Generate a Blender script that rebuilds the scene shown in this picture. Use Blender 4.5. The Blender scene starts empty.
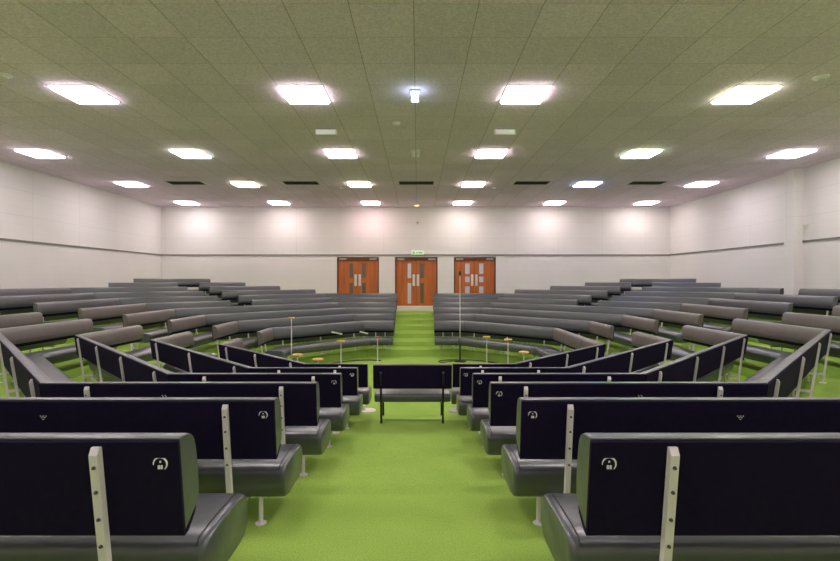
import bpy, bmesh, math, random
from mathutils import Vector, Matrix
random.seed(7)
PI = math.pi
scene = bpy.context.scene
COL = scene.collection
CAMZ = 2.08                      # camera height above the pit floor (z = 0)
FPX = 473.0
CX, CY = -0.103, 9.84            # centre of the octagon of benches
T22 = math.tan(PI / 8)
XW, XE, YN, YS, ZC = -10.58, 10.40, 19.5, -1.2, CAMZ + 3.03
TILE = 0.714
GX = -0.045

# ------------------------------------------------------------------ materials
def new_mat(name):
    m = bpy.data.materials.new(name); m.use_nodes = True
    nt = m.node_tree; b = nt.nodes['Principled BSDF']
    return m, nt, b

def N(nt, typ, **kw):
    n = nt.nodes.new(typ)
    for k, v in kw.items(): setattr(n, k, v)
    return n

def simple(name, col, rough=0.5, metal=0.0, spec=0.5, noise=0.0, scale=20, bump=0.0, bscale=60):
    m, nt, b = new_mat(name)
    b.inputs['Base Color'].default_value = (*col, 1)
    b.inputs['Roughness'].default_value = rough
    b.inputs['Metallic'].default_value = metal
    b.inputs['Specular IOR Level'].default_value = spec
    tc = N(nt, 'ShaderNodeTexCoord')
    if noise:
        n = N(nt, 'ShaderNodeTexNoise'); n.inputs['Scale'].default_value = scale
        n.inputs['Detail'].default_value = 4
        nt.links.new(tc.outputs['Object'], n.inputs['Vector'])
        r = N(nt, 'ShaderNodeMix', data_type='RGBA')
        r.inputs[6].default_value = (*[c * (1 - noise) for c in col], 1)
        r.inputs[7].default_value = (*[min(1, c * (1 + noise)) for c in col], 1)
        nt.links.new(n.outputs['Fac'], r.inputs[0])
        nt.links.new(r.outputs[2], b.inputs['Base Color'])
    if bump:
        n2 = N(nt, 'ShaderNodeTexNoise'); n2.inputs['Scale'].default_value = bscale
        n2.inputs['Detail'].default_value = 5
        nt.links.new(tc.outputs['Object'], n2.inputs['Vector'])
        bp = N(nt, 'ShaderNodeBump'); bp.inputs['Strength'].default_value = bump
        bp.inputs['Distance'].default_value = 0.02
        nt.links.new(n2.outputs['Fac'], bp.inputs['Height'])
        nt.links.new(bp.outputs['Normal'], b.inputs['Normal'])
    return m

def emit(name, col, strength):
    m, nt, b = new_mat(name)
    b.inputs['Base Color'].default_value = (0.8, 0.8, 0.8, 1)
    b.inputs['Emission Color'].default_value = (*col, 1)
    b.inputs['Emission Strength'].default_value = strength
    return m

M = {}
M['vinyl'] = simple('grey_vinyl', (0.056, 0.062, 0.072), rough=0.34, spec=0.8, noise=0.10, scale=3, bump=0.25, bscale=9)
M['vinyl_brown_lit'] = simple('brown_lit_grey_vinyl', (0.115, 0.100, 0.093), rough=0.38, spec=0.7, noise=0.12, scale=4, bump=0.25, bscale=9)  # same grey vinyl, with the brown cast of the light put into its colour
M['panel'] = simple('dark_fabric', (0.0095, 0.0055, 0.024), rough=0.9, spec=0.12, noise=0.35, scale=40)
M['alu'] = simple('pale_metal', (0.70, 0.66, 0.68), rough=0.5, spec=0.4, noise=0.05, scale=8)
M['bolt'] = simple('bolt_metal', (0.10, 0.10, 0.10), rough=0.4, metal=0.6)
M['leg'] = simple('leg_metal', (0.32, 0.34, 0.33), rough=0.45, metal=0.2)
M['black'] = simple('black_metal', (0.012, 0.012, 0.013), rough=0.4)
M['seam'] = simple('dark_seam', (0.035, 0.036, 0.04), rough=0.6)
M['badge'] = simple('badge_white', (0.75, 0.75, 0.78), rough=0.4)
M['white'] = simple('white_paint', (0.72, 0.70, 0.66), rough=0.5)
M['cream'] = simple('cream_paint', (0.78, 0.74, 0.64), rough=0.6, noise=0.04, scale=6)
M['tan'] = simple('tan_top', (0.62, 0.40, 0.10), rough=0.6, noise=0.15, scale=30)
M['orange'] = simple('orange_top', (0.60, 0.22, 0.08), rough=0.6)
M['trim'] = simple('grey_trim', (0.20, 0.19, 0.17), rough=0.6)
M['steel'] = simple('brushed_steel', (0.72, 0.72, 0.70), rough=0.35, metal=0.3)
M['dark_wood'] = simple('dark_wood', (0.10, 0.030, 0.012), rough=0.5, noise=0.2, scale=9)
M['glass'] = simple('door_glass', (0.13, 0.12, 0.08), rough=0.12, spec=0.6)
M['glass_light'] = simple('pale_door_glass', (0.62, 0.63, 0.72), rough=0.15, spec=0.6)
M['slot'] = simple('vent_dark', (0.03, 0.028, 0.022), rough=0.7)
M['sign_green'] = emit('green_sign_face', (0.30, 0.85, 0.22), 0.22)
M['sign_mark'] = simple('dark_green_mark', (0.01, 0.10, 0.02), rough=0.6)
M['glow_blue'] = emit('cool_glow', (0.62, 0.80, 1.0), 5.0)

for k in ('vinyl', 'vinyl_brown_lit'):
    bb = M[k].node_tree.nodes['Principled BSDF']; bb.inputs['Coat Weight'].default_value = 0.30; bb.inputs['Coat Roughness'].default_value = 0.27
# carpet
m, nt, b = new_mat('green_carpet')
tc = N(nt, 'ShaderNodeTexCoord')
n1 = N(nt, 'ShaderNodeTexNoise'); n1.inputs['Scale'].default_value = 2.2; n1.inputs['Detail'].default_value = 6
n2 = N(nt, 'ShaderNodeTexNoise'); n2.inputs['Scale'].default_value = 120
mx = N(nt, 'ShaderNodeMix', data_type='RGBA')
mx.inputs[6].default_value = (0.225, 0.375, 0.066, 1); mx.inputs[7].default_value = (0.36, 0.52, 0.10, 1)
nt.links.new(tc.outputs['Object'], n1.inputs['Vector']); nt.links.new(tc.outputs['Object'], n2.inputs['Vector'])
nt.links.new(n1.outputs['Fac'], mx.inputs[0])
mx2 = N(nt, 'ShaderNodeMix', data_type='RGBA', blend_type='OVERLAY'); mx2.inputs[0].default_value = 0.35
nt.links.new(mx.outputs[2], mx2.inputs[6]); nt.links.new(n2.outputs['Fac'], mx2.inputs[7])
nt.links.new(mx2.outputs[2], b.inputs['Base Color'])
bp = N(nt, 'ShaderNodeBump'); bp.inputs['Strength'].default_value = 0.3; bp.inputs['Distance'].default_value = 0.01
nt.links.new(n2.outputs['Fac'], bp.inputs['Height']); nt.links.new(bp.outputs['Normal'], b.inputs['Normal'])
b.inputs['Roughness'].default_value = 0.95; b.inputs['Specular IOR Level'].default_value = 0.1
M['carpet'] = m

def line_mask(nt, src, period, offset, width):
    """1 on thin grid lines, 0 elsewhere"""
    a = N(nt, 'ShaderNodeMath', operation='SUBTRACT'); a.inputs[1].default_value = offset
    nt.links.new(src, a.inputs[0])
    p = N(nt, 'ShaderNodeMath', operation='PINGPONG'); p.inputs[1].default_value = period / 2
    nt.links.new(a.outputs[0], p.inputs[0])
    l = N(nt, 'ShaderNodeMath', operation='LESS_THAN'); l.inputs[1].default_value = width / 2
    nt.links.new(p.outputs[0], l.inputs[0])
    return l.outputs[0]

# ceiling tiles
m, nt, b = new_mat('ceiling_tiles')
g = N(nt, 'ShaderNodeNewGeometry'); sp = N(nt, 'ShaderNodeSeparateXYZ')
nt.links.new(g.outputs['Position'], sp.inputs[0])
lx = line_mask(nt, sp.outputs[0], TILE, GX, 0.013)
ly = line_mask(nt, sp.outputs[1], TILE, 7.68 + TILE / 2, 0.010)
nz = N(nt, 'ShaderNodeTexNoise'); nz.inputs['Scale'].default_value = 30; nz.inputs['Detail'].default_value = 9; nz.inputs['Roughness'].default_value = 0.75
nt.links.new(g.outputs['Position'], nz.inputs['Vector'])
# per-tile tone
sx = N(nt, 'ShaderNodeVectorMath', operation='SNAP'); sx.inputs[1].default_value = (TILE, TILE, 9)
ad = N(nt, 'ShaderNodeVectorMath', operation='ADD'); ad.inputs[1].default_value = (-GX + 20 * TILE, -(7.68 + TILE / 2) + 30 * TILE, 0.3)
nt.links.new(g.outputs['Position'], ad.inputs[0]); nt.links.new(ad.outputs[0], sx.inputs[0])
wn = N(nt, 'ShaderNodeTexWhiteNoise'); nt.links.new(sx.outputs[0], wn.inputs[0])
mixa = N(nt, 'ShaderNodeMix', data_type='RGBA')
mixa.inputs[6].default_value = (0.74, 0.60, 0.73, 1); mixa.inputs[7].default_value = (1.0, 0.85, 1.0, 1)
mr = N(nt, 'ShaderNodeMapRange'); mr.inputs['From Min'].default_value = 0.38; mr.inputs['From Max'].default_value = 0.62
nt.links.new(nz.outputs['Fac'], mr.inputs['Value']); nt.links.new(mr.outputs[0], mixa.inputs[0])
mixt = N(nt, 'ShaderNodeMix', data_type='RGBA', blend_type='MULTIPLY'); mixt.inputs[0].default_value = 0.10
nt.links.new(mixa.outputs[2], mixt.inputs[6]); nt.links.new(wn.outputs[0], mixt.inputs[7])
m1 = N(nt, 'ShaderNodeMath', operation='MULTIPLY'); m1.inputs[1].default_value = 0.5; nt.links.new(lx, m1.inputs[0])
m2 = N(nt, 'ShaderNodeMath', operation='MULTIPLY'); m2.inputs[1].default_value = 0.33; nt.links.new(ly, m2.inputs[0])
mm = N(nt, 'ShaderNodeMath', operation='MAXIMUM'); nt.links.new(m1.outputs[0], mm.inputs[0]); nt.links.new(m2.outputs[0], mm.inputs[1])
mixl = N(nt, 'ShaderNodeMix', data_type='RGBA'); mixl.inputs[7].default_value = (0.16, 0.155, 0.12, 1)
nt.links.new(mm.outputs[0], mixl.inputs[0]); nt.links.new(mixt.outputs[2], mixl.inputs[6])
nt.links.new(mixl.outputs[2], b.inputs['Base Color']); b.inputs['Roughness'].default_value = 0.95
b.inputs['Specular IOR Level'].default_value = 0.1
M['ceiling'] = m

def wall_mat(name, along, base):
    m, nt, b = new_mat(name)
    g = N(nt, 'ShaderNodeNewGeometry'); sp = N(nt, 'ShaderNodeSeparateXYZ')
    nt.links.new(g.outputs['Position'], sp.inputs[0])
    s = sp.outputs[along]
    zt = CAMZ + 1.052
    course = line_mask(nt, sp.outputs[2], 0.225, zt, 0.012)
    pan_h = line_mask(nt, sp.outputs[2], 0.675, zt, 0.016)
    pan_v = line_mask(nt, s, 1.8, 0.4, 0.018)
    up = N(nt, 'ShaderNodeMath', operation='GREATER_THAN'); up.inputs[1].default_value = zt
    nt.links.new(sp.outputs[2], up.inputs[0])
    a = N(nt, 'ShaderNodeMath', operation='MAXIMUM'); nt.links.new(pan_h, a.inputs[0]); nt.links.new(pan_v, a.inputs[1])
    a2 = N(nt, 'ShaderNodeMath', operation='MULTIPLY'); nt.links.new(a.outputs[0], a2.inputs[0]); nt.links.new(up.outputs[0], a2.inputs[1])
    a3 = N(nt, 'ShaderNodeMath', operation='MULTIPLY'); nt.links.new(a2.outputs[0], a3.inputs[0]); a3.inputs[1].default_value = 0.12
    c3 = N(nt, 'ShaderNodeMath', operation='MULTIPLY'); nt.links.new(course, c3.inputs[0]); c3.inputs[1].default_value = 0.055
    mxx = N(nt, 'ShaderNodeMath', operation='MAXIMUM'); nt.links.new(a3.outputs[0], mxx.inputs[0]); nt.links.new(c3.outputs[0], mxx.inputs[1])
    nz = N(nt, 'ShaderNodeTexNoise'); nz.inputs['Scale'].default_value = 0.9; nz.inputs['Detail'].default_value = 5
    nt.links.new(g.outputs['Position'], nz.inputs['Vector'])
    mixa = N(nt, 'ShaderNodeMix', data_type='RGBA')
    mixa.inputs[6].default_value = (*[c * 0.93 for c in base], 1); mixa.inputs[7].default_value = (*[min(1, c * 1.05) for c in base], 1)
    nt.links.new(nz.outputs['Fac'], mixa.inputs[0])
    mixl = N(nt, 'ShaderNodeMix', data_type='RGBA'); mixl.inputs[7].default_value = (0.12, 0.11, 0.10, 1)
    nt.links.new(mxx.outputs[0], mixl.inputs[0]); nt.links.new(mixa.outputs[2], mixl.inputs[6])
    nt.links.new(mixl.outputs[2], b.inputs['Base Color']); b.inputs['Roughness'].default_value = 0.7
    b.inputs['Specular IOR Level'].default_value = 0.2
    return m
WB = (0.78, 0.745, 0.725)
M['wall_x'] = wall_mat('painted_block_back', 0, WB)
M['wall_y'] = wall_mat('painted_block_side', 1, WB)

# door wood
m, nt, b = new_mat('orange_wood')
tc = N(nt, 'ShaderNodeTexCoord'); mp = N(nt, 'ShaderNodeMapping'); mp.inputs['Scale'].default_value = (5, 5, 0.4)
nz = N(nt, 'ShaderNodeTexNoise'); nz.inputs['Scale'].default_value = 1.6; nz.inputs['Detail'].default_value = 6
nt.links.new(tc.outputs['Object'], mp.inputs[0]); nt.links.new(mp.outputs[0], nz.inputs['Vector'])
mx = N(nt, 'ShaderNodeMix', data_type='RGBA'); mx.inputs[6].default_value = (0.22, 0.040, 0.008, 1); mx.inputs[7].default_value = (0.72, 0.20, 0.035, 1)
nt.links.new(nz.outputs['Fac'], mx.inputs[0]); nt.links.new(mx.outputs[2], b.inputs['Base Color'])
b.inputs['Roughness'].default_value = 0.45
M['wood'] = m

# ------------------------------------------------------------------ helpers
def link(o, parent=None):
    COL.objects.link(o)
    if parent: o.parent = parent
    return o

def obj(name, bm, mat, parent=None, smooth=False, loc=None, rz=0.0):
    me = bpy.data.meshes.new(name)
    bmesh.ops.recalc_face_normals(bm, faces=bm.faces)
    bm.to_mesh(me); bm.free()
    if smooth:
        for p in me.polygons: p.use_smooth = True
        me.set_sharp_from_angle(angle=math.radians(42))
    me.materials.append(mat)
    o = bpy.data.objects.new(name, me)
    if loc is not None: o.location = loc
    o.rotation_euler = (0, 0, rz)
    return link(o, parent)

def dup(src, parent, loc=None, rz=None):
    o = src.copy()
    if loc is not None: o.location = loc
    if rz is not None: o.rotation_euler = (0, 0, rz)
    return link(o, parent)

def tag(o, label, cat, group=None):
    o['label'] = label; o['category'] = cat
    if group: o['group'] = group
    return o

def empty(name, loc, rz=0.0):
    o = bpy.data.objects.new(name, None); o.empty_display_size = 0.1
    o.location = loc; o.rotation_euler = (0, 0, rz)
    return link(o)

def box(bm, x0, x1, y0, y1, z0, z1, bev=0.0):
    vs = [bm.verts.new((x, y, z)) for x in (x0, x1) for y in (y0, y1) for z in (z0, z1)]
    idx = [(0, 1, 3, 2), (4, 6, 7, 5), (0, 4, 5, 1), (2, 3, 7, 6), (0, 2, 6, 4), (1, 5, 7, 3)]
    fs = [bm.faces.new([vs[i] for i in f]) for f in idx]
    if bev:
        es = set(e for f in fs for e in f.edges)
        bmesh.ops.bevel(bm, geom=list(es), offset=bev, segments=2, affect='EDGES', profile=0.5)

def B(*a, **k):
    bm = bmesh.new(); box(bm, *a, **k); return bm

def lathe(bm, prof, cx=0, cy=0, seg=20):
    rings = []
    for r, z in prof:
        rings.append([bm.verts.new((cx + max(r, 1e-4) * math.cos(2 * PI * i / seg), cy + max(r, 1e-4) * math.sin(2 * PI * i / seg), z)) for i in range(seg)])
    for a, c in zip(rings, rings[1:]):
        for i in range(seg):
            bm.faces.new((a[i], a[(i + 1) % seg], c[(i + 1) % seg], c[i]))
    bm.faces.new(rings[0][::-1]); bm.faces.new(rings[-1])

def tube(bm, pts, r, seg=8):
    pts = [Vector(p) for p in pts]; rings = []
    for i, p in enumerate(pts):
        d = (pts[min(i + 1, len(pts) - 1)] - pts[max(i - 1, 0)]).normalized()
        a = d.orthogonal().normalized() if i == 0 else (pa - pa.dot(d) * d).normalized()
        pa = a; c = d.cross(a)
        rings.append([bm.verts.new(p + r * (math.cos(2 * PI * k / seg) * a + math.sin(2 * PI * k / seg) * c)) for k in range(seg)])
    for a, c in zip(rings, rings[1:]):
        for k in range(seg): bm.faces.new((a[k], a[(k + 1) % seg], c[(k + 1) % seg], c[k]))
    bm.faces.new(rings[0][::-1]); bm.faces.new(rings[-1])

def prism(bm, poly, z0, z1):
    lo = [bm.verts.new((x, y, z0)) for x, y in poly]; hi = [bm.verts.new((x, y, z1)) for x, y in poly]
    n = len(poly); bm.faces.new(lo[::-1]); bm.faces.new(hi)
    for i in range(n): bm.faces.new((lo[i], lo[(i + 1) % n], hi[(i + 1) % n], hi[i]))

def clip(poly, nx, ny, c):          # keep nx*x + ny*y >= c
    out = []
    for i in range(len(poly)):
        p, q = poly[i], poly[(i + 1) % len(poly)]
        a = nx * p[0] + ny * p[1] - c; e = nx * q[0] + ny * q[1] - c
        if a >= 0: out.append(p)
        if (a > 0 > e) or (a < 0 < e):
            t = a / (a - e); out.append((p[0] + t * (q[0] - p[0]), p[1] + t * (q[1] - p[1])))
    return out

# ------------------------------------------------------------------ rings
A = [3.40 + 0.984 * i for i in range(10)]
TOP = [1.127 - 0.127 * i for i in range(6)] + [0.352, 0.212, 0.072, -0.07]     # top of backs, below the camera
HB = 0.77
FZ = [CAMZ - (t + HB) for t in TOP]                                            # tread heights
SEC = {'S': -PI / 2, 'SE': -PI / 4, 'E': 0.0, 'NE': PI / 4, 'N': PI / 2, 'NW': 3 * PI / 4, 'W': PI, 'SW': -3 * PI / 4}
KMAX = {'S': 7, 'N': 5, 'E': 7, 'W': 7, 'SE': 9, 'SW': 9, 'NE': 9, 'NW': 9}

def setting():
    bm = bmesh.new()
    box(bm, XW - .2, XE + .2, YS - .2, YN + .2, -0.15, 0.0)
    for s, th in SEC.items():
        nx, ny = math.cos(th), math.sin(th)
        for k in range(0, KMAX[s] + 1):
            e0 = A[0] - 0.25 if k == 0 else A[k] - 0.57
            e1 = 99 if k == KMAX[s] else A[k + 1] - 0.57
            poly = [(XW, YS), (XE, YS), (XE, YN), (XW, YN)]
            poly = clip(poly, nx, ny, nx * CX + ny * CY + e0)
            if len(poly) > 2 and e1 < 50: poly = clip(poly, -nx, -ny, -(nx * CX + ny * CY + e1))
            for sg in (-1, 1):
                if len(poly) > 2:
                    # stay inside the wedge of +-22.5 degrees about the normal
                    ta = th + sg * (PI / 8 - PI / 2) * 1.0
                    wx, wy = math.cos(th + sg * PI / 8 - sg * PI / 2), math.sin(th + sg * PI / 8 - sg * PI / 2)
                    poly = clip(poly, wx, wy, wx * CX + wy * CY)
            if len(poly) > 2:
                zl = 0.0 if k == 0 else FZ[k - 1]
                prism(bm, poly, -0.05, zl - .001)
                n0 = len(bm.verts); prism(bm, poly, zl - .001, FZ[k]); bm.verts.ensure_lookup_table()
                for v in bm.verts[n0:n0 + len(poly)]:      # slant added to the carpeted risers so they catch more light
                    if abs(nx * (v.co.x - CX) + ny * (v.co.y - CY) - e0) < 1e-4: v.co.x -= nx * .05; v.co.y -= ny * .05
    o = obj('floor', bm, M['carpet']); o['kind'] = 'structure'
    o = obj('ceiling', B(XW - .2, XE + .2, YS - .2, YN + .2, ZC, ZC + .15), M['ceiling']); o['kind'] = 'structure'
    # back wall with three door openings
    dz1 = CAMZ + 0.969
    DX = [(-3.33, -1.60), (-0.94, 0.82), (1.49, 3.22)]
    zb = CAMZ - 1.05
    bm = bmesh.new()
    xs = [XW - .2] + [v for d in DX for v in d] + [XE + .2]
    for i in range(0, len(xs), 2): box(bm, xs[i], xs[i + 1], YN, YN + .2, 0, ZC)
    for a, c in DX:
        box(bm, a, c, YN, YN + .2, dz1, ZC); box(bm, a, c, YN, YN + .2, 0, zb)
    o = obj('wall_back', bm, M['wall_x']); o['kind'] = 'structure'
    o = obj('wall_left', B(XW - .2, XW, YS, YN, 0, ZC), M['wall_y']); o['kind'] = 'structure'
    o = obj('wall_right', B(XE, XE + .2, YS, YN, 0, ZC), M['wall_y']); o['kind'] = 'structure'
    o = obj('wall_front', B(XW - .2, XE + .2, YS - .2, YS, 0, ZC), M['wall_x']); o['kind'] = 'structure'
    o = obj('wall_pillar', B(10.14, XE, 12.75, 13.10, FZ[6], ZC), M['wall_y']); o['kind'] = 'structure'
    # picture-rail like grey line
    z0, z1 = CAMZ + 1.028, CAMZ + 1.078
    for nm, a in (('trim_1', (XW, XE, YN - .03, YN, z0, z1)), ('trim_2', (XW, XW + .03, YS, YN - .03, z0, z1)),
                  ('trim_3', (XE - .03, XE, 13.10, YN - .03, z0, z1)), ('trim_4', (XE - .03, XE, YS, 12.75, z0, z1))):
        o = obj(nm, B(*a), M['trim']); o['kind'] = 'structure'
    # doors
    for n, (a, c) in enumerate(DX):
        w = c - a; t = empty('door_%d' % (n + 1), ((a + c) / 2, YN + .06, zb)); t['kind'] = 'structure'
        h = dz1 - zb; hw = w / 2
        bm = bmesh.new()
        box(bm, -hw, -hw + .045, -.05, .10, 0, h); box(bm, hw - .045, hw, -.05, .10, 0, h); box(bm, -hw + .045, hw - .045, -.05, .10, h - .13, h)
        obj('door_frame', bm, M['dark_wood'], t)
        for sg in (-1, 1):
            lw = hw - .048
            x0, x1 = (-lw, -.004) if sg < 0 else (.004, lw)
            # glazing slots near the meeting stile
            g0, g1 = (-.36, -.21) if sg < 0 else (.16, .31)
            if n == 2: g0, g1 = (-.40, -.21) if sg < 0 else (.18, .36)
            top = h - .135; zs = [.10, h * .47, h * .57, h * .87]
            if n == 2: zs = [.10, h * .40, h * .485, h * .60, h * .655, h * .87]
            bm = bmesh.new()
            box(bm, x0, g0, 0, .045, .01, top); box(bm, g1, x1, 0, .045, .01, top)
            edges = [.01] + zs + [top]
            for i in range(0, len(edges), 2): box(bm, g0, g1, 0, .045, edges[i], edges[i + 1])
            lf = obj('door_leaf', bm, M['wood'], t)
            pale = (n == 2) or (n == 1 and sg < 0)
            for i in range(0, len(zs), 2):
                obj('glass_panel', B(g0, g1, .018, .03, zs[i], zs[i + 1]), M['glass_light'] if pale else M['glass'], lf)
            hx0, hx1 = (-.155, -.055) if sg < 0 else (.02, .12)
            bm = bmesh.new(); box(bm, hx0, hx1, -.008, 0, h * .41, h * .645)
            tube(bm, [(hx0 + .05, -.01, h * .44), (hx0 + .05, -.05, h * .45), (hx0 + .05, -.05, h * .605), (hx0 + .05, -.01, h * .615)], .012)
            obj('door_handle', bm, M['steel'], lf)
            cx = sg * (hw - .24)
            obj('door_closer', B(cx - .15, cx + .15, -.055, -.001, h - .125, h - .055, bev=.008), M['leg'], lf)
    # backs of the door recesses and pale steps up to the doors
    bm = bmesh.new(); box(bm, -.92, .80, YN - .10, YN - .001, FZ[5] , zb - .02, bev=.01)
    o = obj('trim_5', bm, M['cream']); o['kind'] = 'structure'
    # pale riser boards where the corner aisles climb
    for n, (s, u0, u1, k) in enumerate([('NW', .17, .9, 7), ('NW', .17, .9, 8), ('NE', -.9, -.17, 7), ('NE', -.9, -.17, 8)]):
        th = SEC[s]; nrm = Vector((math.cos(th), math.sin(th), 0)); e = Vector((-nrm.y, nrm.x, 0))
        o = obj('trim_%d' % (6 + n), B(u0 - .05, u1 + .05, .0, .02, FZ[k - 1], FZ[k] - .01), M['cream'])
        p = Vector((CX, CY, 0)) + nrm * (A[k] - .57)
        o.location = p; o.rotation_euler = (0, 0, math.atan2(e.y, e.x)); o['kind'] = 'structure'
setting()

# ------------------------------------------------------------------ bench
LEAN = 0.13
def sweep(prof, s0, s1, m0, m1, rnd, step=0.5):
    """prof: closed list of (w, z); ends mitred (m = +-1) or square & softly rounded"""
    bm = bmesh.new()
    cw = sum(p[0] for p in prof) / len(prof); cz = sum(p[1] for p in prof) / len(prof)
    st = []
    if m0: st.append((s0, 1.0, 1))
    else: st += [(s0, 1 - rnd * 1.6, 0), (s0 + rnd * .12, 1 - rnd * .8, 0), (s0 + rnd * .32, 1 - rnd * .2, 0), (s0 + rnd * .6, 1, 0)]
    L = s1 - s0; n = max(1, int(L / step))
    for i in range(1, n): st.append((s0 + L * i / n, 1.0, 0))
    if m1: st.append((s1, 1.0, 2))
    else: st += [(s1 - rnd * .6, 1, 0), (s1 - rnd * .32, 1 - rnd * .2, 0), (s1 - rnd * .12, 1 - rnd * .8, 0), (s1, 1 - rnd * 1.6, 0)]
    rings = []
    for s, k, kind in st:
        r = []
        for w, z in prof:
            ww, zz = cw + (w - cw) * (k if k == 1 else max(k, 1 - (1 - k) * 1.0)), cz + (z - cz) * k
            ss = s
            if kind == 1: ss = s - w * T22
            if kind == 2: ss = s + w * T22
            r.append(bm.verts.new((ss, -ww, zz)))
        rings.append(r)
    n = len(prof)
    for a, c in zip(rings, rings[1:]):
        for i in range(n): bm.faces.new((a[i], a[(i + 1) % n], c[(i + 1) % n], c[i]))
    bm.faces.new(rings[0][::-1]); bm.faces.new(rings[-1])
    return bm

def back_prof(T):
    P = [(.040, -.002), (.030, 0), (.0, -.001), (-.024, -.005), (-.044, -.016), (-.057, -.036), (-.064, -.07), (-.067, -.12), (-.067, -.19), (-.062, -.240), (-.044, -.262), (.040, -.314)]
    return [(w + LEAN * z, T + z) for w, z in P]
def panel_prof(T):
    P = [(.0405, -.008), (.052, -.011), (.052, -.318), (.046, -.326), (.02, -.322), (-.030, -.282), (-.038, -.2655), (.0405, -.3165)]  # lower lip wraps the cushion underside, its shade put in as dark fabric
    return [(w + LEAN * z, T + z) for w, z in P]
def seat_prof(T):
    P = [(-.135, -.475), (-.145, -.445), (-.175, -.424), (-.25, -.416), (-.36, -.414), (-.47, -.418), (-.53, -.430), (-.565, -.458), (-.575, -.50), (-.568, -.565), (-.535, -.608), (-.48, -.620), (-.24, -.622), (-.19, -.612), (-.155, -.58), (-.14, -.52)]
    return [(w, T + z) for w, z in P]

def upright_bm(T, foot):
    bm = bmesh.new()
    w0 = .0525; th = .024; hw = .0135
    def q(z): return -(w0 + LEAN * (z - T))
    zt = T - .024
    for_side = []
    pts = [(foot + .006, 0), (zt - .02, 0), (zt, .012)]
    lo, hi = foot + .006, zt
    vs = {}
    prof = [(q(lo), lo), (q(lo) - th, lo), (q(hi - .022) - th, hi - .022), (q(hi) - th + .014, hi), (q(hi), hi)]
    a = [bm.verts.new((-hw, y, z)) for y, z in prof]; c = [bm.verts.new((hw, y, z)) for y, z in prof]
    n = len(prof); bm.faces.new(a); bm.faces.new(c[::-1])
    for i in range(n): bm.faces.new((a[i], a[(i + 1) % n], c[(i + 1) % n], c[i]))
    y = q(lo) - th / 2
    box(bm, -.035, .035, y - .04, y + .04, foot, foot + .007)
    # bracket reaching forward under the seat
    z = T - .638
    box(bm, -.012, .012, q(z) - .005, .50, z - .018, z + .012)
    return bm
def bolt_bm():
    bm = bmesh.new()
    seg = 10; r = .0065
    a = [bm.verts.new((r * math.cos(2 * PI * i / seg), 0, r * math.sin(2 * PI * i / seg))) for i in range(seg)]
    c = [bm.verts.new((r * .8 * math.cos(2 * PI * i / seg), -.005, r * .8 * math.sin(2 * PI * i / seg))) for i in range(seg)]
    bm.faces.new(a); bm.faces.new(c[::-1])
    for i in range(seg): bm.faces.new((a[i], a[(i + 1) % seg], c[(i + 1) % seg], c[i]))
    return bm
def leg_bm(T, foot, y=.20):
    bm = bmesh.new()
    lathe(bm, [(.032, foot), (.032, foot + .006), (.013, foot + .010), (.013, T - .612)], 0, y, 12)
    return bm
def badge_bm():
    bm = bmesh.new(); d0, d1 = 0.0, -.0016
    def strip(pts_in, pts_out):
        for k in range(len(pts_in) - 1):
            quad = [pts_in[k], pts_in[k + 1], pts_out[k + 1], pts_out[k]]
            f = [bm.verts.new((x, d0, z)) for x, z in quad]; g = [bm.verts.new((x, d1, z)) for x, z in quad]
            bm.faces.new(f); bm.faces.new(g[::-1])
            for i in range(4): bm.faces.new((f[i], f[(i + 1) % 4], g[(i + 1) % 4], g[i]))
    an = [math.radians(a) for a in range(-50, 196, 12)]
    wd = [.0015 + .0045 * math.sin(PI * min(1, max(0, (i + 1) / (len(an) + 1)))) for i in range(len(an))]
    strip([((.023 - w) * math.cos(a), (.023 - w) * math.sin(a)) for a, w in zip(an, wd)], [(.023 * math.cos(a), .023 * math.sin(a)) for a in an])
    for x0, x1, z0, z1 in ((-.0025, .0025, .003, .009), (-.0075, -.001, -.017, -.005), (.001, .0075, -.017, -.005)):
        box(bm, x0, x1, d1, d0, z0, z1)
    return bm
def tri_bm(kind):
    bm = bmesh.new()
    pts = [(-.014, .008), (0, .008), (.014, .008), (-.007, 0), (.007, 0), (0, -.009)] if kind == 0 else [(-.012, .004), (-.006, -.004), (.010, .004), (.015, -.004)]
    for x, z in pts: box(bm, x - .003, x + .003, -.0015, 0, z - .0022, z + .0022)
    return bm

PROTO = {}
def shared(key, make, name, mat, parent, loc, smooth=False):
    if key in PROTO: return dup(PROTO[key], parent, loc)
    o = obj(name, make(), mat, parent, smooth=smooth, loc=loc); PROTO[key] = o
    return o

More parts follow.
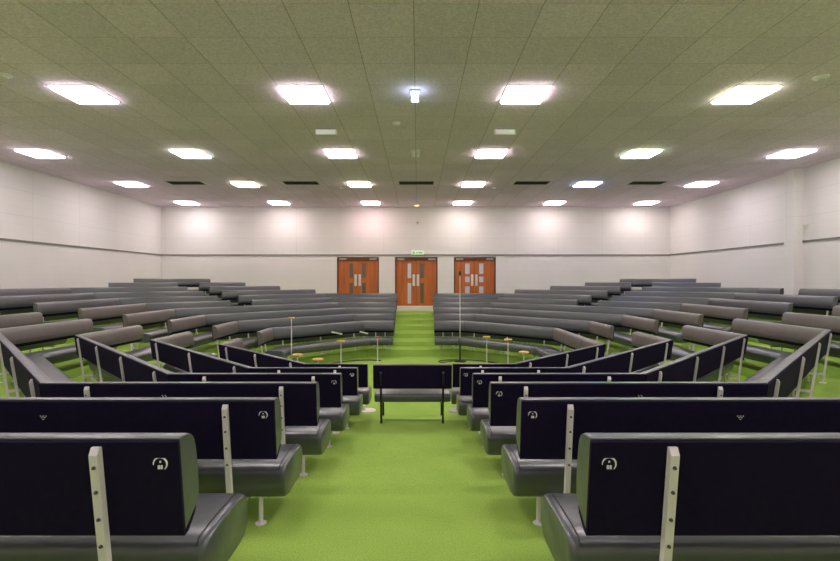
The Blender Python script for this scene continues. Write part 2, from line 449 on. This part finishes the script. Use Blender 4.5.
def bench(sec, i, u0, u1, m0, m1, label, group, nup=2, near=False, mat='vinyl', badge=None, marks=(), brown_lit=False, blackleg=False):
    th = SEC[sec]; nrm = Vector((math.cos(th), math.sin(th), 0)); e = Vector((-nrm.y, nrm.x, 0))
    um = (u0 + u1) / 2; L = u1 - u0
    p = Vector((CX, CY, 0)) + nrm * A[i] + e * um; p.z = FZ[i]
    t = empty('tiered_bench', p, math.atan2(e.y, e.x))
    tag(t, label, 'bench', group)
    T = HB; s0, s1 = -L / 2 + .003, L / 2 - .003
    vm = M['vinyl_brown_lit'] if brown_lit else M['vinyl']
    obj('back_cushion', sweep(back_prof(T), s0, s1, m0, m1, .022), vm, t, smooth=True)
    obj('back_panel', sweep(panel_prof(T), s0, s1, m0, m1, .004), M['panel'], t)
    obj('seat_cushion', sweep(seat_prof(T), s0, s1, m0, m1, .05), M['vinyl'], t, smooth=True)
    if near:
        for s, mm, sg in ((s0, m0, 1), (s1, m1, -1)):
            if mm: continue
            bm = bmesh.new()
            pr = [(w, z) for w, z in seat_prof(T)][1:11]
            tube(bm, [(s + sg * .034, -w, z + .001) for w, z in pr], .0035, 6)
            obj('seam', bm, M['seam'], t)
    # supports; a mitred end narrows towards the front, so keep them clear of it
    a0 = s0 + (.250 if not m0 else .33); a1 = s1 - (.250 if not m1 else .33)
    if a1 - a0 < .25: nup = 1
    xs = [(a0 + a1) / 2] if nup == 1 else [a0 + (a1 - a0) * k / (nup - 1) for k in range(nup)]
    drop = -FZ[0] if i == 0 else 0.0
    for k, x in enumerate(xs):
        bl = blackleg and k in (0, 1)
        up = shared(('up', bl), lambda: upright_bm(T, 0.0), 'upright', M['black'] if bl else M['alu'], t, (x, 0, 0))
        if near:
            for z in (T - .085, T - .165, T - .255, T - .345):
                y = -(.0525 + LEAN * (z - T)) - .0240
                shared('bolt', bolt_bm, 'bolt', M['bolt'], up, (0, y, z))
        fx = x
        if not m0 and k == 0 and nup > 1: fx = s0 + .15
        if not m1 and k == len(xs) - 1 and nup > 1: fx = s1 - .15
        if m0 and k == 0: fx = max(x, s0 + .30)
        if m1 and k == len(xs) - 1: fx = min(x, s1 - .30)
        shared(('leg', i == 0, bl), lambda: leg_bm(T, drop), 'leg', M['black'] if bl else M['alu'], t, (fx, 0, 0), smooth=True)
    def face(z): return -(.0525 + LEAN * (z - T))
    if badge is not None:
        x = s1 - .058 if badge > 0 else s0 + .058
        z = T - .080
        o = shared('badge', badge_bm, 'badge', M['badge'], t, (x, face(z) - .0002, z))
    for x, kind in marks:
        z = T - .095
        shared(('mark', kind), lambda: tri_bm(kind), 'small_mark', M['badge'], t, (x - (CX + um), face(z) - .0002, z))
    return t

ORD = ['first', 'second', 'third', 'fourth', 'fifth', 'sixth', 'seventh', 'eighth', 'ninth', 'tenth']
def gap(i): return 0.555 + 0.018 * i
# near block, either side of the aisle (camera side): i = 5 is nearest
for i in range(5, -1, -1):
    v = T22 * A[i]; g0 = {5: .64, 4: .64, 3: .635, 2: .62, 1: .59, 0: .575}[i]
    rn = ORD[5 - i]
    for sg, side in ((-1, 'left'), (1, 'right')):
        lab = {5: 'dark-backed bench nearest the camera, %s of the green aisle' % side,
               0: 'dark-backed bench, lowest and farthest of the near rows, %s of the green aisle' % side}.get(
               i, 'dark-backed bench %s of the green aisle, %s row from the camera' % (side, rn))
        marks = ()
        if i == 4: marks = ((-1.95, 0),) if sg < 0 else ((1.68, 0),)
        if i == 3: marks = ((-1.85, 1),) if sg < 0 else ((1.62, 1),)
        if i == 1: marks = ((-1.3, 1),) if sg < 0 else ()
        bd = None if (i == 0 or (i == 3 and sg < 0)) else (1 if sg < 0 else -1)
        if sg < 0: bench('S', i, -v, -g0, 1, 0, lab, 'bench rows either side of the near aisle', 2, i >= 2, badge=bd, marks=marks)
        else: bench('S', i, g0, v, 0, 1, lab, 'bench rows either side of the near aisle', 2, i >= 2, badge=bd, marks=marks)
# slanting near blocks
for i in range(0, 4):
    v = T22 * A[i]
    for s, side in (('SW', 'left'), ('SE', 'right')):
        lab = 'slanting dark-backed bench at near %s, %s row up from the pit' % (side, ORD[i])
        bench(s, i, -v, v, 1, 1, lab, 'slanting benches near %s' % side, 3 if i < 2 else 4, False)
# side blocks
for s, side in (('W', 'left'), ('E', 'right')):
    for i in range(0, 7):
        v = T22 * A[i]; g1 = .55
        # along e: W runs towards the camera (-Y), E runs away (+Y)
        near_rng = (g1, v, 0, 1) if s == 'W' else (-v, -g1, 1, 0)
        far_rng = (-v, -g1, 1, 0) if s == 'W' else (g1, v, 0, 1)
        if i <= 4 or (s == 'E' and i == 5):
            bench(s, i, *near_rng, '%s side bench before the cross aisle, %s row up from the pit' % (side, ORD[i]), 'side benches %s, nearer half' % side, 2, brown_lit=True, blackleg=(i == 3))
        bench(s, i, *far_rng, '%s side bench beyond the cross aisle, %s row up from the pit' % (side, ORD[i]), 'side benches %s, farther half' % side, 2, brown_lit=(i < 5))
bench('W', 7, -T22 * A[7], -.57, 1, 0, 'left side bench right against the wall, topmost row beyond the cross aisle', None, 3)
bench('E', 7, .57, 2.72, 0, 0, 'right side bench against the wall, camera side of the pillar', None, 3)
bench('E', 7, 3.36, T22 * A[7], 0, 1, 'short right side bench against the wall just beyond the pillar', None, 2)
bench('E', 0, -.545, .545, 0, 0, 'short bench closing the right side gap in the lowest row', None, 2, brown_lit=True)
# far corner blocks
for s, side in (('NW', 'left'), ('NE', 'right')):
    mir = 1 if s == 'NW' else -1
    def R(a, c, ma, mc): return (a, c, ma, mc) if mir > 0 else (-c, -a, mc, ma)
    # e of NW points to lower left: u > 0 is the wall/left side, u < 0 the door side (mirrored for NE)
    gl = 'far %s corner benches' % side
    for i in range(0, 10):
        v = T22 * A[i]
        outer, inner = v, -v
        mo, mi = 1, 1
        if i >= 6:      # run into the side wall / back wall
            yb = 18.95; u = -(math.sqrt(2) * (yb - CY) - A[i]); inner = max(-v, u); mi = 1 if inner == -v else 0
            if i == 6: inner = -v + .25; mi = 0
        if i >= 8:
            xb = 10.13; u = math.sqrt(2) * xb - A[i]; outer = min(v, u); mo = 1 if outer == v else 0
        side_w = side
        if i < 4 or i == 9:
            lab = 'bench in the far %s corner block, %s row up from the pit' % (side, ORD[i]) if i < 9 else 'topmost short bench high in the far %s corner against the wall' % side
            bench(s, i, *R(inner, outer, mi, mo), lab, gl, 3 if i < 2 else 4)
        else:
            ga, gb = (0.0, .68) if i < 6 else ((.12, .72) if i == 6 else (.17, .92))
            if i == 6: ga, gb = .13, .75
            bench(s, i, *R(inner, ga, mi, 0), 'far %s corner bench on door side of its steps, %s row up' % (side, ORD[i]), gl, 3)
            bench(s, i, *R(gb, outer, 0, mo), 'far %s corner bench on wall side of its steps, %s row up' % (side, ORD[i]), gl, 3 if i < 7 else 2)
# far block beside the door aisle
for i in range(0, 6):
    v = T22 * A[i]; g0 = [.56, .585, .61, .635, .66, .68][i]
    bench('N', i, g0, v, 0, 1, 'bench left of the far aisle to the doors, %s row up from the pit' % ORD[i], 'far benches left of the door aisle', 2)
    bench('N', i, -v, -g0, 1, 0, 'bench right of the far aisle to the doors, %s row up from the pit' % ORD[i], 'far benches right of the door aisle', 2)

# short bench in the middle of the near aisle
def middle_bench():
    T = .745; z0 = FZ[1]
    t = empty('short_bench', (-.064, 5.79, z0)); tag(t, 'short black-legged bench standing alone across the green aisle, back to the camera', 'bench')
    hw = .482
    P = [(.03, -.004), (.022, 0), (-.025, 0), (-.045, -.015), (-.055, -.06), (-.055, -.25), (-.04, -.295), (.03, -.30)]
    obj('back_cushion', sweep([(w + .08 * z, T + z) for w, z in P], -hw, hw, 0, 0, .05), M['vinyl'], t, smooth=True)
    P = [(.0305, -.012), (.04, -.016), (.04, -.292), (.0305, -.296)]
    obj('back_panel', sweep([(w + .08 * z, T + z) for w, z in P], -hw + .006, hw - .006, 0, 0, .01), M['panel'], t)
    P = [(-.03, -.40), (-.05, -.375), (-.12, -.365), (-.36, -.365), (-.42, -.375), (-.445, -.41), (-.44, -.46), (-.40, -.485), (-.08, -.485), (-.04, -.47), (-.03, -.44)]
    obj('seat_cushion', sweep([(w, T + z) for w, z in P], -hw + .012, hw - .012, 0, 0, .06), M['vinyl'], t, smooth=True)
    for x in (-.387, .375):
        bm = bmesh.new()
        tube(bm, [(x, .055, 0.004), (x, .06, .03), (x, .035, .25), (x, .0, .45), (x, -.045, T - .10)], .013, 8)
        obj('rear_leg', bm, M['black'], t, smooth=True)
        bm = bmesh.new()
        tube(bm, [(x, .0, .247), (x, .38, .247), (x, .395, .22), (x, .41, .004)], .013, 8)
        obj('front_leg', bm, M['black'], t, smooth=True)
        bm = bmesh.new(); lathe(bm, [(.016, 0), (.016, .006), (.008, .009)], 0, 0, 10)
        bmesh.ops.rotate(bm, verts=bm.verts, cent=(0, 0, 0), matrix=Matrix.Rotation(PI / 2, 3, 'X'))
        bmesh.ops.translate(bm, verts=bm.verts, vec=(x, -.035, T - .10))
        obj('fixing', bm, M['bolt'], t)
middle_bench()

# ------------------------------------------------------------------ ceiling lights
TINT = {(0, 0): (1, .98, .93), (0, 1): (1, .96, .88), (0, 2): (1, .97, .84), (0, 3): (.98, 1, .80)}
tints = [[(1, .97, .92), (1, .98, .93), (1, .96, .88), (1, .97, .86), (.88, 1, .62), (1, .98, .92)],
         [(1, .99, .95), (.86, 1, .76), (1, .98, .86), (1, .90, .82), (.72, 1, .58), (1, .99, .93)],
         [(1, .98, .94), (1, .97, .66), (.88, 1, .62), (1, .97, .80), (.40, .55, 1), (1, .98, .94)],
         [(1, .98, .90), (1, .93, .84), (1, .80, .74), (1, .94, .82), (1, .93, .84), (1, .97, .86)]]
ST = 9.0
def ceiling_light(x, y, tint, label, proto=[None]):
    tint = (tint[0], tint[1] * .915, tint[2] * 1.03)
    t = empty('ceiling_light', (x, y, ZC)); tag(t, label, 'ceiling light', 'square ceiling light panels')
    h = TILE / 2 - .004
    if proto[0] is None:
        bm = bmesh.new()
        box(bm, -h, h, -h, -h + .015, -.012, 0); box(bm, -h, h, h - .015, h, -.012, 0)
        box(bm, -h, -h + .015, -h + .015, h - .015, -.012, 0); box(bm, h - .015, h, -h + .015, h - .015, -.012, 0)
        fr = obj('light_frame', bm, M['white'], t)
        k = h - .016
        bm = bmesh.new()
        a = [bm.verts.new((sx * k, sy * k, -.001)) for sx, sy in ((-1, -1), (1, -1), (1, 1), (-1, 1))]
        c = [bm.verts.new((sx * (k - .012), sy * (k - .012), -.042)) for sx, sy in ((-1, -1), (1, -1), (1, 1), (-1, 1))]
        bm.faces.new(a[::-1]); bm.faces.new(c)
        for i in range(4): bm.faces.new((a[i], a[(i + 1) % 4], c[(i + 1) % 4], c[i]))
        df = obj('diffuser', bm, M['white'], t); proto[0] = (fr, df)
    else:
        fr = dup(proto[0][0], t); df = dup(proto[0][1], t)
    df.data = proto[0][1].data.copy(); df.data.materials.clear()
    key = 'lamp_%.2f_%.2f_%.2f' % tint
    if key not in M: M[key] = emit(key, tint, ST)
    df.data.materials.append(M[key])
rows = [(.54, None), (4.11, None), (7.68, 0), (11.25, 1), (14.82, 2), (18.39, 3)]
RW = ['row above the camera', 'unseen row ahead of the camera', 'nearest row in view', 'second row in view', 'third row in view', 'row by the back wall']
for r, (y, ti) in enumerate(rows):
    for c in range(6):
        x = GX + (c - 2.5) * 5 * TILE
        pos = ['leftmost', 'second from left', 'third from left', 'third from right', 'second from right', 'rightmost'][c]
        if r == 2: pos = ['beyond the left frame edge', 'leftmost', 'second from left', 'second from right', 'rightmost', 'beyond the right frame edge'][c]
        ceiling_light(x, y, tints[ti][c] if ti is not None else (1, .97, .91), 'square glowing ceiling light panel, %s in the %s' % (pos, RW[r]))
# vents
for c in range(5):
    x = GX + (c - 2) * 5 * TILE
    t = empty('ceiling_vent', (x, 14.66, ZC))
    tag(t, 'dark slotted ceiling vent, %s of the five' % ['leftmost', 'second from left', 'middle', 'second from right', 'rightmost'][c], 'vent', 'dark slotted ceiling vents')
    hw, hd = .53, .25
    bm = bmesh.new()
    box(bm, -hw - .03, hw + .03, -hd - .03, -hd, -.012, 0); box(bm, -hw - .03, hw + .03, hd, hd + .03, -.012, 0)
    box(bm, -hw - .03, -hw, -hd, hd, -.012, 0); box(bm, hw, hw + .03, -hd, hd, -.012, 0)
    obj('vent_frame', bm, M['white'], t)
    bm = bmesh.new(); box(bm, -hw, hw, -hd, hd, -.003, 0)
    for k in range(9):
        y = -hd + .03 + k * (2 * hd - .06) / 8
        box(bm, -hw, hw, y - .004, y + .004, -.012, -.003)
    obj('vent_slots', bm, M['slot'], t)

# small ceiling and wall devices
def disc_thing(name, x, y, r, h, mat, label, cat, group=None):
    t = empty(name, (x, y, ZC)); tag(t, label, cat, group)
    bm = bmesh.new(); lathe(bm, [(r, 0), (r, -h * .4), (r * .93, -h * .5)], seg=24); obj('base_plate', bm, mat, t, smooth=True)
    bm = bmesh.new(); lathe(bm, [(r * .7, -h * .5), (r * .62, -h * .9), (r * .4, -h)], seg=24); obj('sensor_head', bm, M['white'], t, smooth=True)
disc_thing('smoke_detector', -.41, 9.1, .075, .05, M['white'], 'round white detector on the ceiling near the middle, left of the centre line', 'smoke detector')
disc_thing('smoke_detector', 6.0, 7.04, .10, .05, M['white'], 'round white detector on the ceiling at far right, near the frame edge', 'smoke detector')
disc_thing('smoke_detector', -6.1, 6.97, .10, .05, M['white'], 'round white detector on the ceiling at the left frame edge', 'smoke detector')
disc_thing('smoke_detector', -2.53, 15.45, .06, .04, M['white'], 'tiny round ceiling detector behind the left middle light panel', 'smoke detector')
disc_thing('smoke_detector', 2.5, 15.45, .06, .04, M['white'], 'tiny round ceiling detector behind the right middle light panel', 'smoke detector')
t = empty('downlight', (GX, 18.95, ZC)); tag(t, 'small yellowish round downlight in the ceiling close to the back wall', 'ceiling light')
bm = bmesh.new(); lathe(bm, [(.14, 0), (.14, -.02), (.11, -.025)], seg=24); obj('rim', bm, M['white'], t, smooth=True)
bm = bmesh.new(); lathe(bm, [(.10, -.025), (.07, -.04)], seg=24); obj('lens', bm, emit('amber_glow', (1, .72, .25), 1.2), t, smooth=True)
t = empty('emergency_light', (GX, 7.55, ZC)); tag(t, 'small glowing bluish emergency light at the centre of the ceiling', 'emergency light')
obj('housing', B(-.075, .075, -.06, .06, -.03, 0.001, bev=.006), M['white'], t)
obj('lens', B(-.055, .055, -.04, .04, -.165, -.0302, bev=.004), M['glow_blue'], t)
t = empty('ceiling_sensor', (-.05, 11.0, ZC)); tag(t, 'small pale twin-headed sensor hanging from the ceiling centre', 'sensor')
obj('mount', B(-.09, .09, -.05, .05, -.05, 0, bev=.006), M['white'], t)
for sx in (-1, 1):
    obj('lamp_head', B(sx * .05 - .035, sx * .05 + .035, -.07, .03, -.17, -.052, bev=.012), M['cream'], t)
for sx, sd in ((-1, 'left'), (1, 'right')):
    t = empty('sign_box', ((-1.83 if sx < 0 else 1.74), 9.45, ZC)); tag(t, 'white sign box hanging from the ceiling, %s of the centre line' % sd, 'sign', 'hanging ceiling sign boxes')
    obj('sign_housing', B(-.21, .21, -.035, .035, -.125, -.012, bev=.006), M['white'], t)
    obj('sign_face', B(-.185, .185, -.038, -.0352, -.108, -.03), emit('sign_grey_%s' % sd, (.50, .52, .45), .12), t)
    bm = bmesh.new(); box(bm, -.14, -.13, -.005, .005, -.0125, 0); box(bm, .13, .14, -.005, .005, -.0125, 0); obj('hanger', bm, M['alu'], t)
    if sx > 0: obj('sign_mark', B(.09, .17, -.040, -.0382, -.075, -.04), M['sign_green'], t)
# green exit sign above the middle door
t = empty('exit_sign', (-.01, YN - .032, CAMZ + 1.06)); tag(t, 'small lit green exit sign above the middle double door', 'sign')
obj('sign_box', B(-.27, .27, -.05, 0, 0, .17, bev=.006), M['white'], t)
fc = obj('sign_face', B(-.26, .26, -.056, -.0505, .01, .16), M['sign_green'], t)
bm = bmesh.new()
yy = (-.060, -.0562)
def rect(x0, x1, z0, z1): box(bm, x0, x1, yy[0], yy[1], z0, z1)
rect(-.235, -.175, .035, .045); rect(-.235, -.225, .045, .135); rect(-.235, -.175, .125, .135)        # door outline
rect(-.155, -.13, .115, .14); rect(-.165, -.125, .07, .11); rect(-.185, -.165, .09, .105); rect(-.18, -.15, .035, .07); rect(-.13, -.105, .05, .07); rect(-.125, -.1, .09, .1)
rect(-.05, .02, .075, .095); rect(-.05, -.03, .05, .12); rect(.05, .07, .04, .13); rect(.07, .11, .075, .095); rect(.10, .12, .04, .13)
rect(.16, .18, .04, .10); rect(.14, .20, .085, .105); rect(.20, .22, .105, .13)
obj('pictogram', bm, M['sign_mark'], fc)
t = empty('wall_sensor', (0.0, YN, CAMZ + 2.41)); tag(t, 'small pale sensor high on the back wall above the middle door', 'sensor')
obj('sensor_body', B(-.06, .06, -.06, -.001, -.08, .06, bev=.015), M['cream'], t)
obj('sensor_lens', B(-.035, .035, -.066, -.0602, -.05, .0, bev=.002), M['trim'], t)
t = empty('wall_sensor', (XE, 12.62, CAMZ + 1.48)); tag(t, 'small tan sensor on the right wall beside the pillar', 'sensor')
obj('bracket', B(-.05, -.001, -.03, .03, -.03, .03), M['cream'], t)
obj('sensor_body', B(-.11, -.0502, -.03, .03, -.035, .03, bev=.012), M['cream'], t)

# ------------------------------------------------------------------ things in the pit
def stand(x, y, h, r, mat, label, z=0.0):
    t = empty('pole_stand', (x, y, z)); tag(t, label, 'stand', 'slim stands with round tops in the pit')
    bm = bmesh.new(); lathe(bm, [(.11, 0), (.11, .008), (.02, .02), (.012, .03)], seg=24); obj('base', bm, M['alu'], t, smooth=True)
    bm = bmesh.new(); lathe(bm, [(.011, .03), (.011, h - .03)], seg=10); obj('pole', bm, M['alu'], t, smooth=True)
    bm = bmesh.new(); lathe(bm, [(.03, h - .03), (r * .85, h - .022), (r, h - .012), (r, h), (r * .9, h + .01)], seg=28); obj('round_top', bm, mat, t, smooth=True)
def place(px, d): return (px - 417.75) / FPX * d
stand(place(341, 10.8), 10.8, .70, .10, M['tan'], 'slim tan-topped stand in front of the lowest far-left bench')
stand(place(297.5, 8.82), 8.82, .70, .10, M['tan'], 'slim stand with round tan top behind the slanting left bench, farther left')
stand(place(318, 8.3), 8.3, .70, .10, M['tan'], 'round tan stand top just above the near left bench backs')
stand(place(377.5, 11.6), 11.6, .70, .05, M['orange'], 'slim stand with small orange top just left of the far aisle')
stand(place(486.7, 11.6), 11.6, .70, .10, M['tan'], 'slim tan-topped stand right of the tall microphone stand')
stand(place(508, 11.0), 11.0, .71, .10, M['tan'], 'slim tan-topped stand, middle of the three on the right')
stand(place(523.8, 9.13), 9.13, .70, .10, M['tan'], 'slim tan-topped stand beside the slanting right bench, rightmost of three')
stand(-2.87, 10.75, 1.235, .075, M['tan'], 'tallest tan-topped stand, at the left edge of the pit')

# microphone stand
mx_, my_ = place(460, 12.15), 12.15
t = empty('microphone_stand', (mx_, my_, 0)); tag(t, 'tall thin pale microphone stand on black base, right of the far aisle', 'microphone stand')
bm = bmesh.new(); lathe(bm, [(.16, 0), (.16, .012), (.05, .03), (.02, .045)], seg=28); obj('base', bm, M['black'], t, smooth=True)
bm = bmesh.new(); lathe(bm, [(.022, .045), (.022, .58), (.012, .60)], seg=12); obj('lower_tube', bm, M['black'], t, smooth=True)
bm = bmesh.new(); lathe(bm, [(.010, .60), (.010, 2.20)], seg=10); obj('pole', bm, M['alu'], t, smooth=True)
bm = bmesh.new(); lathe(bm, [(.010, 2.20), (.03, 2.22), (.036, 2.27), (.03, 2.32), (.012, 2.34)], seg=14); obj('microphone', bm, M['black'], t, smooth=True)
# cables
def cable(pts, label):
    bm = bmesh.new(); P = [Vector(p) for p in pts]; out = []
    for i in range(len(P) - 1):
        p0 = P[max(i - 1, 0)]; p1 = P[i]; p2 = P[i + 1]; p3 = P[min(i + 2, len(P) - 1)]
        for k in range(8):
            s = k / 8; out.append(.5 * ((2 * p1) + (-p0 + p2) * s + (2 * p0 - 5 * p1 + 4 * p2 - p3) * s * s + (-p0 + 3 * p1 - 3 * p2 + p3) * s ** 3))
    out.append(P[-1]); tube(bm, out, .013, 6)
    o = obj('floor_cable', bm, M['black'], smooth=True); tag(o, label, 'cable', 'black cables in the pit')
Z = .0135
cable([(mx_ - .18, my_ - .02, Z), (.62, 11.95, Z), (.55, 12.15, Z), (.8, 12.3, Z), (1.3, 12.3, Z), (1.75, 12.1, Z), (2.0, 11.7, Z)], 'black cable looping on the pit floor round the microphone stand base')
cable([(-.95, 12.2, Z), (-1.3, 12.3, Z), (-1.75, 12.15, Z), (-2.3, 11.6, Z), (-2.55, 11.1, Z)], 'black cable on the pit floor left of the far aisle')
# round floor plates by the ends of the lowest near rows
for x, sd, mt in ((-.80, 'left', 'cream'), (.62, 'right', 'leg')):
    t = empty('floor_plate', (x, 7.55, 0)); tag(t, 'round %s plate on the floor, %s of the short aisle bench' % ('pale pinkish' if sd == 'left' else 'grey rimmed', sd), 'floor plate')
    bm = bmesh.new(); lathe(bm, [(.13, 0), (.13, .012), (.115, .018), (.05, .022)], seg=32); obj('plate', bm, M[mt], t, smooth=True)
    xx = -.07 if sd == 'left' else .02
    bm = bmesh.new(); box(bm, xx - .03, xx + .03, -.03, .03, .022, .09, bev=.006); obj('fitting', bm, M['white'], t)
# white leaflets propped on the lowest far-left seats
for px, sd in ((337, 'left'), (362, 'right')):
    d = 13.06; x = place(px, d)
    bm = bmesh.new(); box(bm, -.17, .17, -.004, .004, -.02, .02)
    bmesh.ops.rotate(bm, verts=bm.verts, cent=(0, 0, 0), matrix=Matrix.Rotation(math.radians(14), 3, 'Y'))
    o = obj('white_baton', bm, M['white'], loc=(x, d + .0, 0))
    o.location.z = CAMZ - (332.2 - 280.5) * d / FPX
    if px == 337:
        o.rotation_euler = (0, 0, PI / 4); o.location.y = 12.25; o.location.x = place(px, 12.25); o.location.z = CAMZ - (333 - 280.5) * 12.25 / FPX
    tag(o, 'thin white strip propped on the lowest far-left bench, %s of the two' % sd, 'strip', 'white strips on the lowest far-left bench')

# ------------------------------------------------------------------ world, camera, view
w = bpy.data.worlds.new('World'); scene.world = w; w.use_nodes = True
w.node_tree.nodes['Background'].inputs[0].default_value = (1, 1, 1, 1); w.node_tree.nodes['Background'].inputs[1].default_value = 0.0
cam = bpy.data.cameras.new('Camera'); co = bpy.data.objects.new('Camera', cam); COL.objects.link(co)
co.location = (0, 0, CAMZ); co.rotation_euler = (PI / 2, 0, 0)
cam.sensor_width = 36; cam.lens = FPX / 840 * 36; cam.shift_x = 2.25 / 840; cam.clip_start = .02
scene.camera = co
scene.view_settings.view_transform = 'Standard'; scene.view_settings.look = 'None'
scene.view_settings.gamma = 1; scene.view_settings.use_curve_mapping = False
scene.view_settings.exposure = 1.6
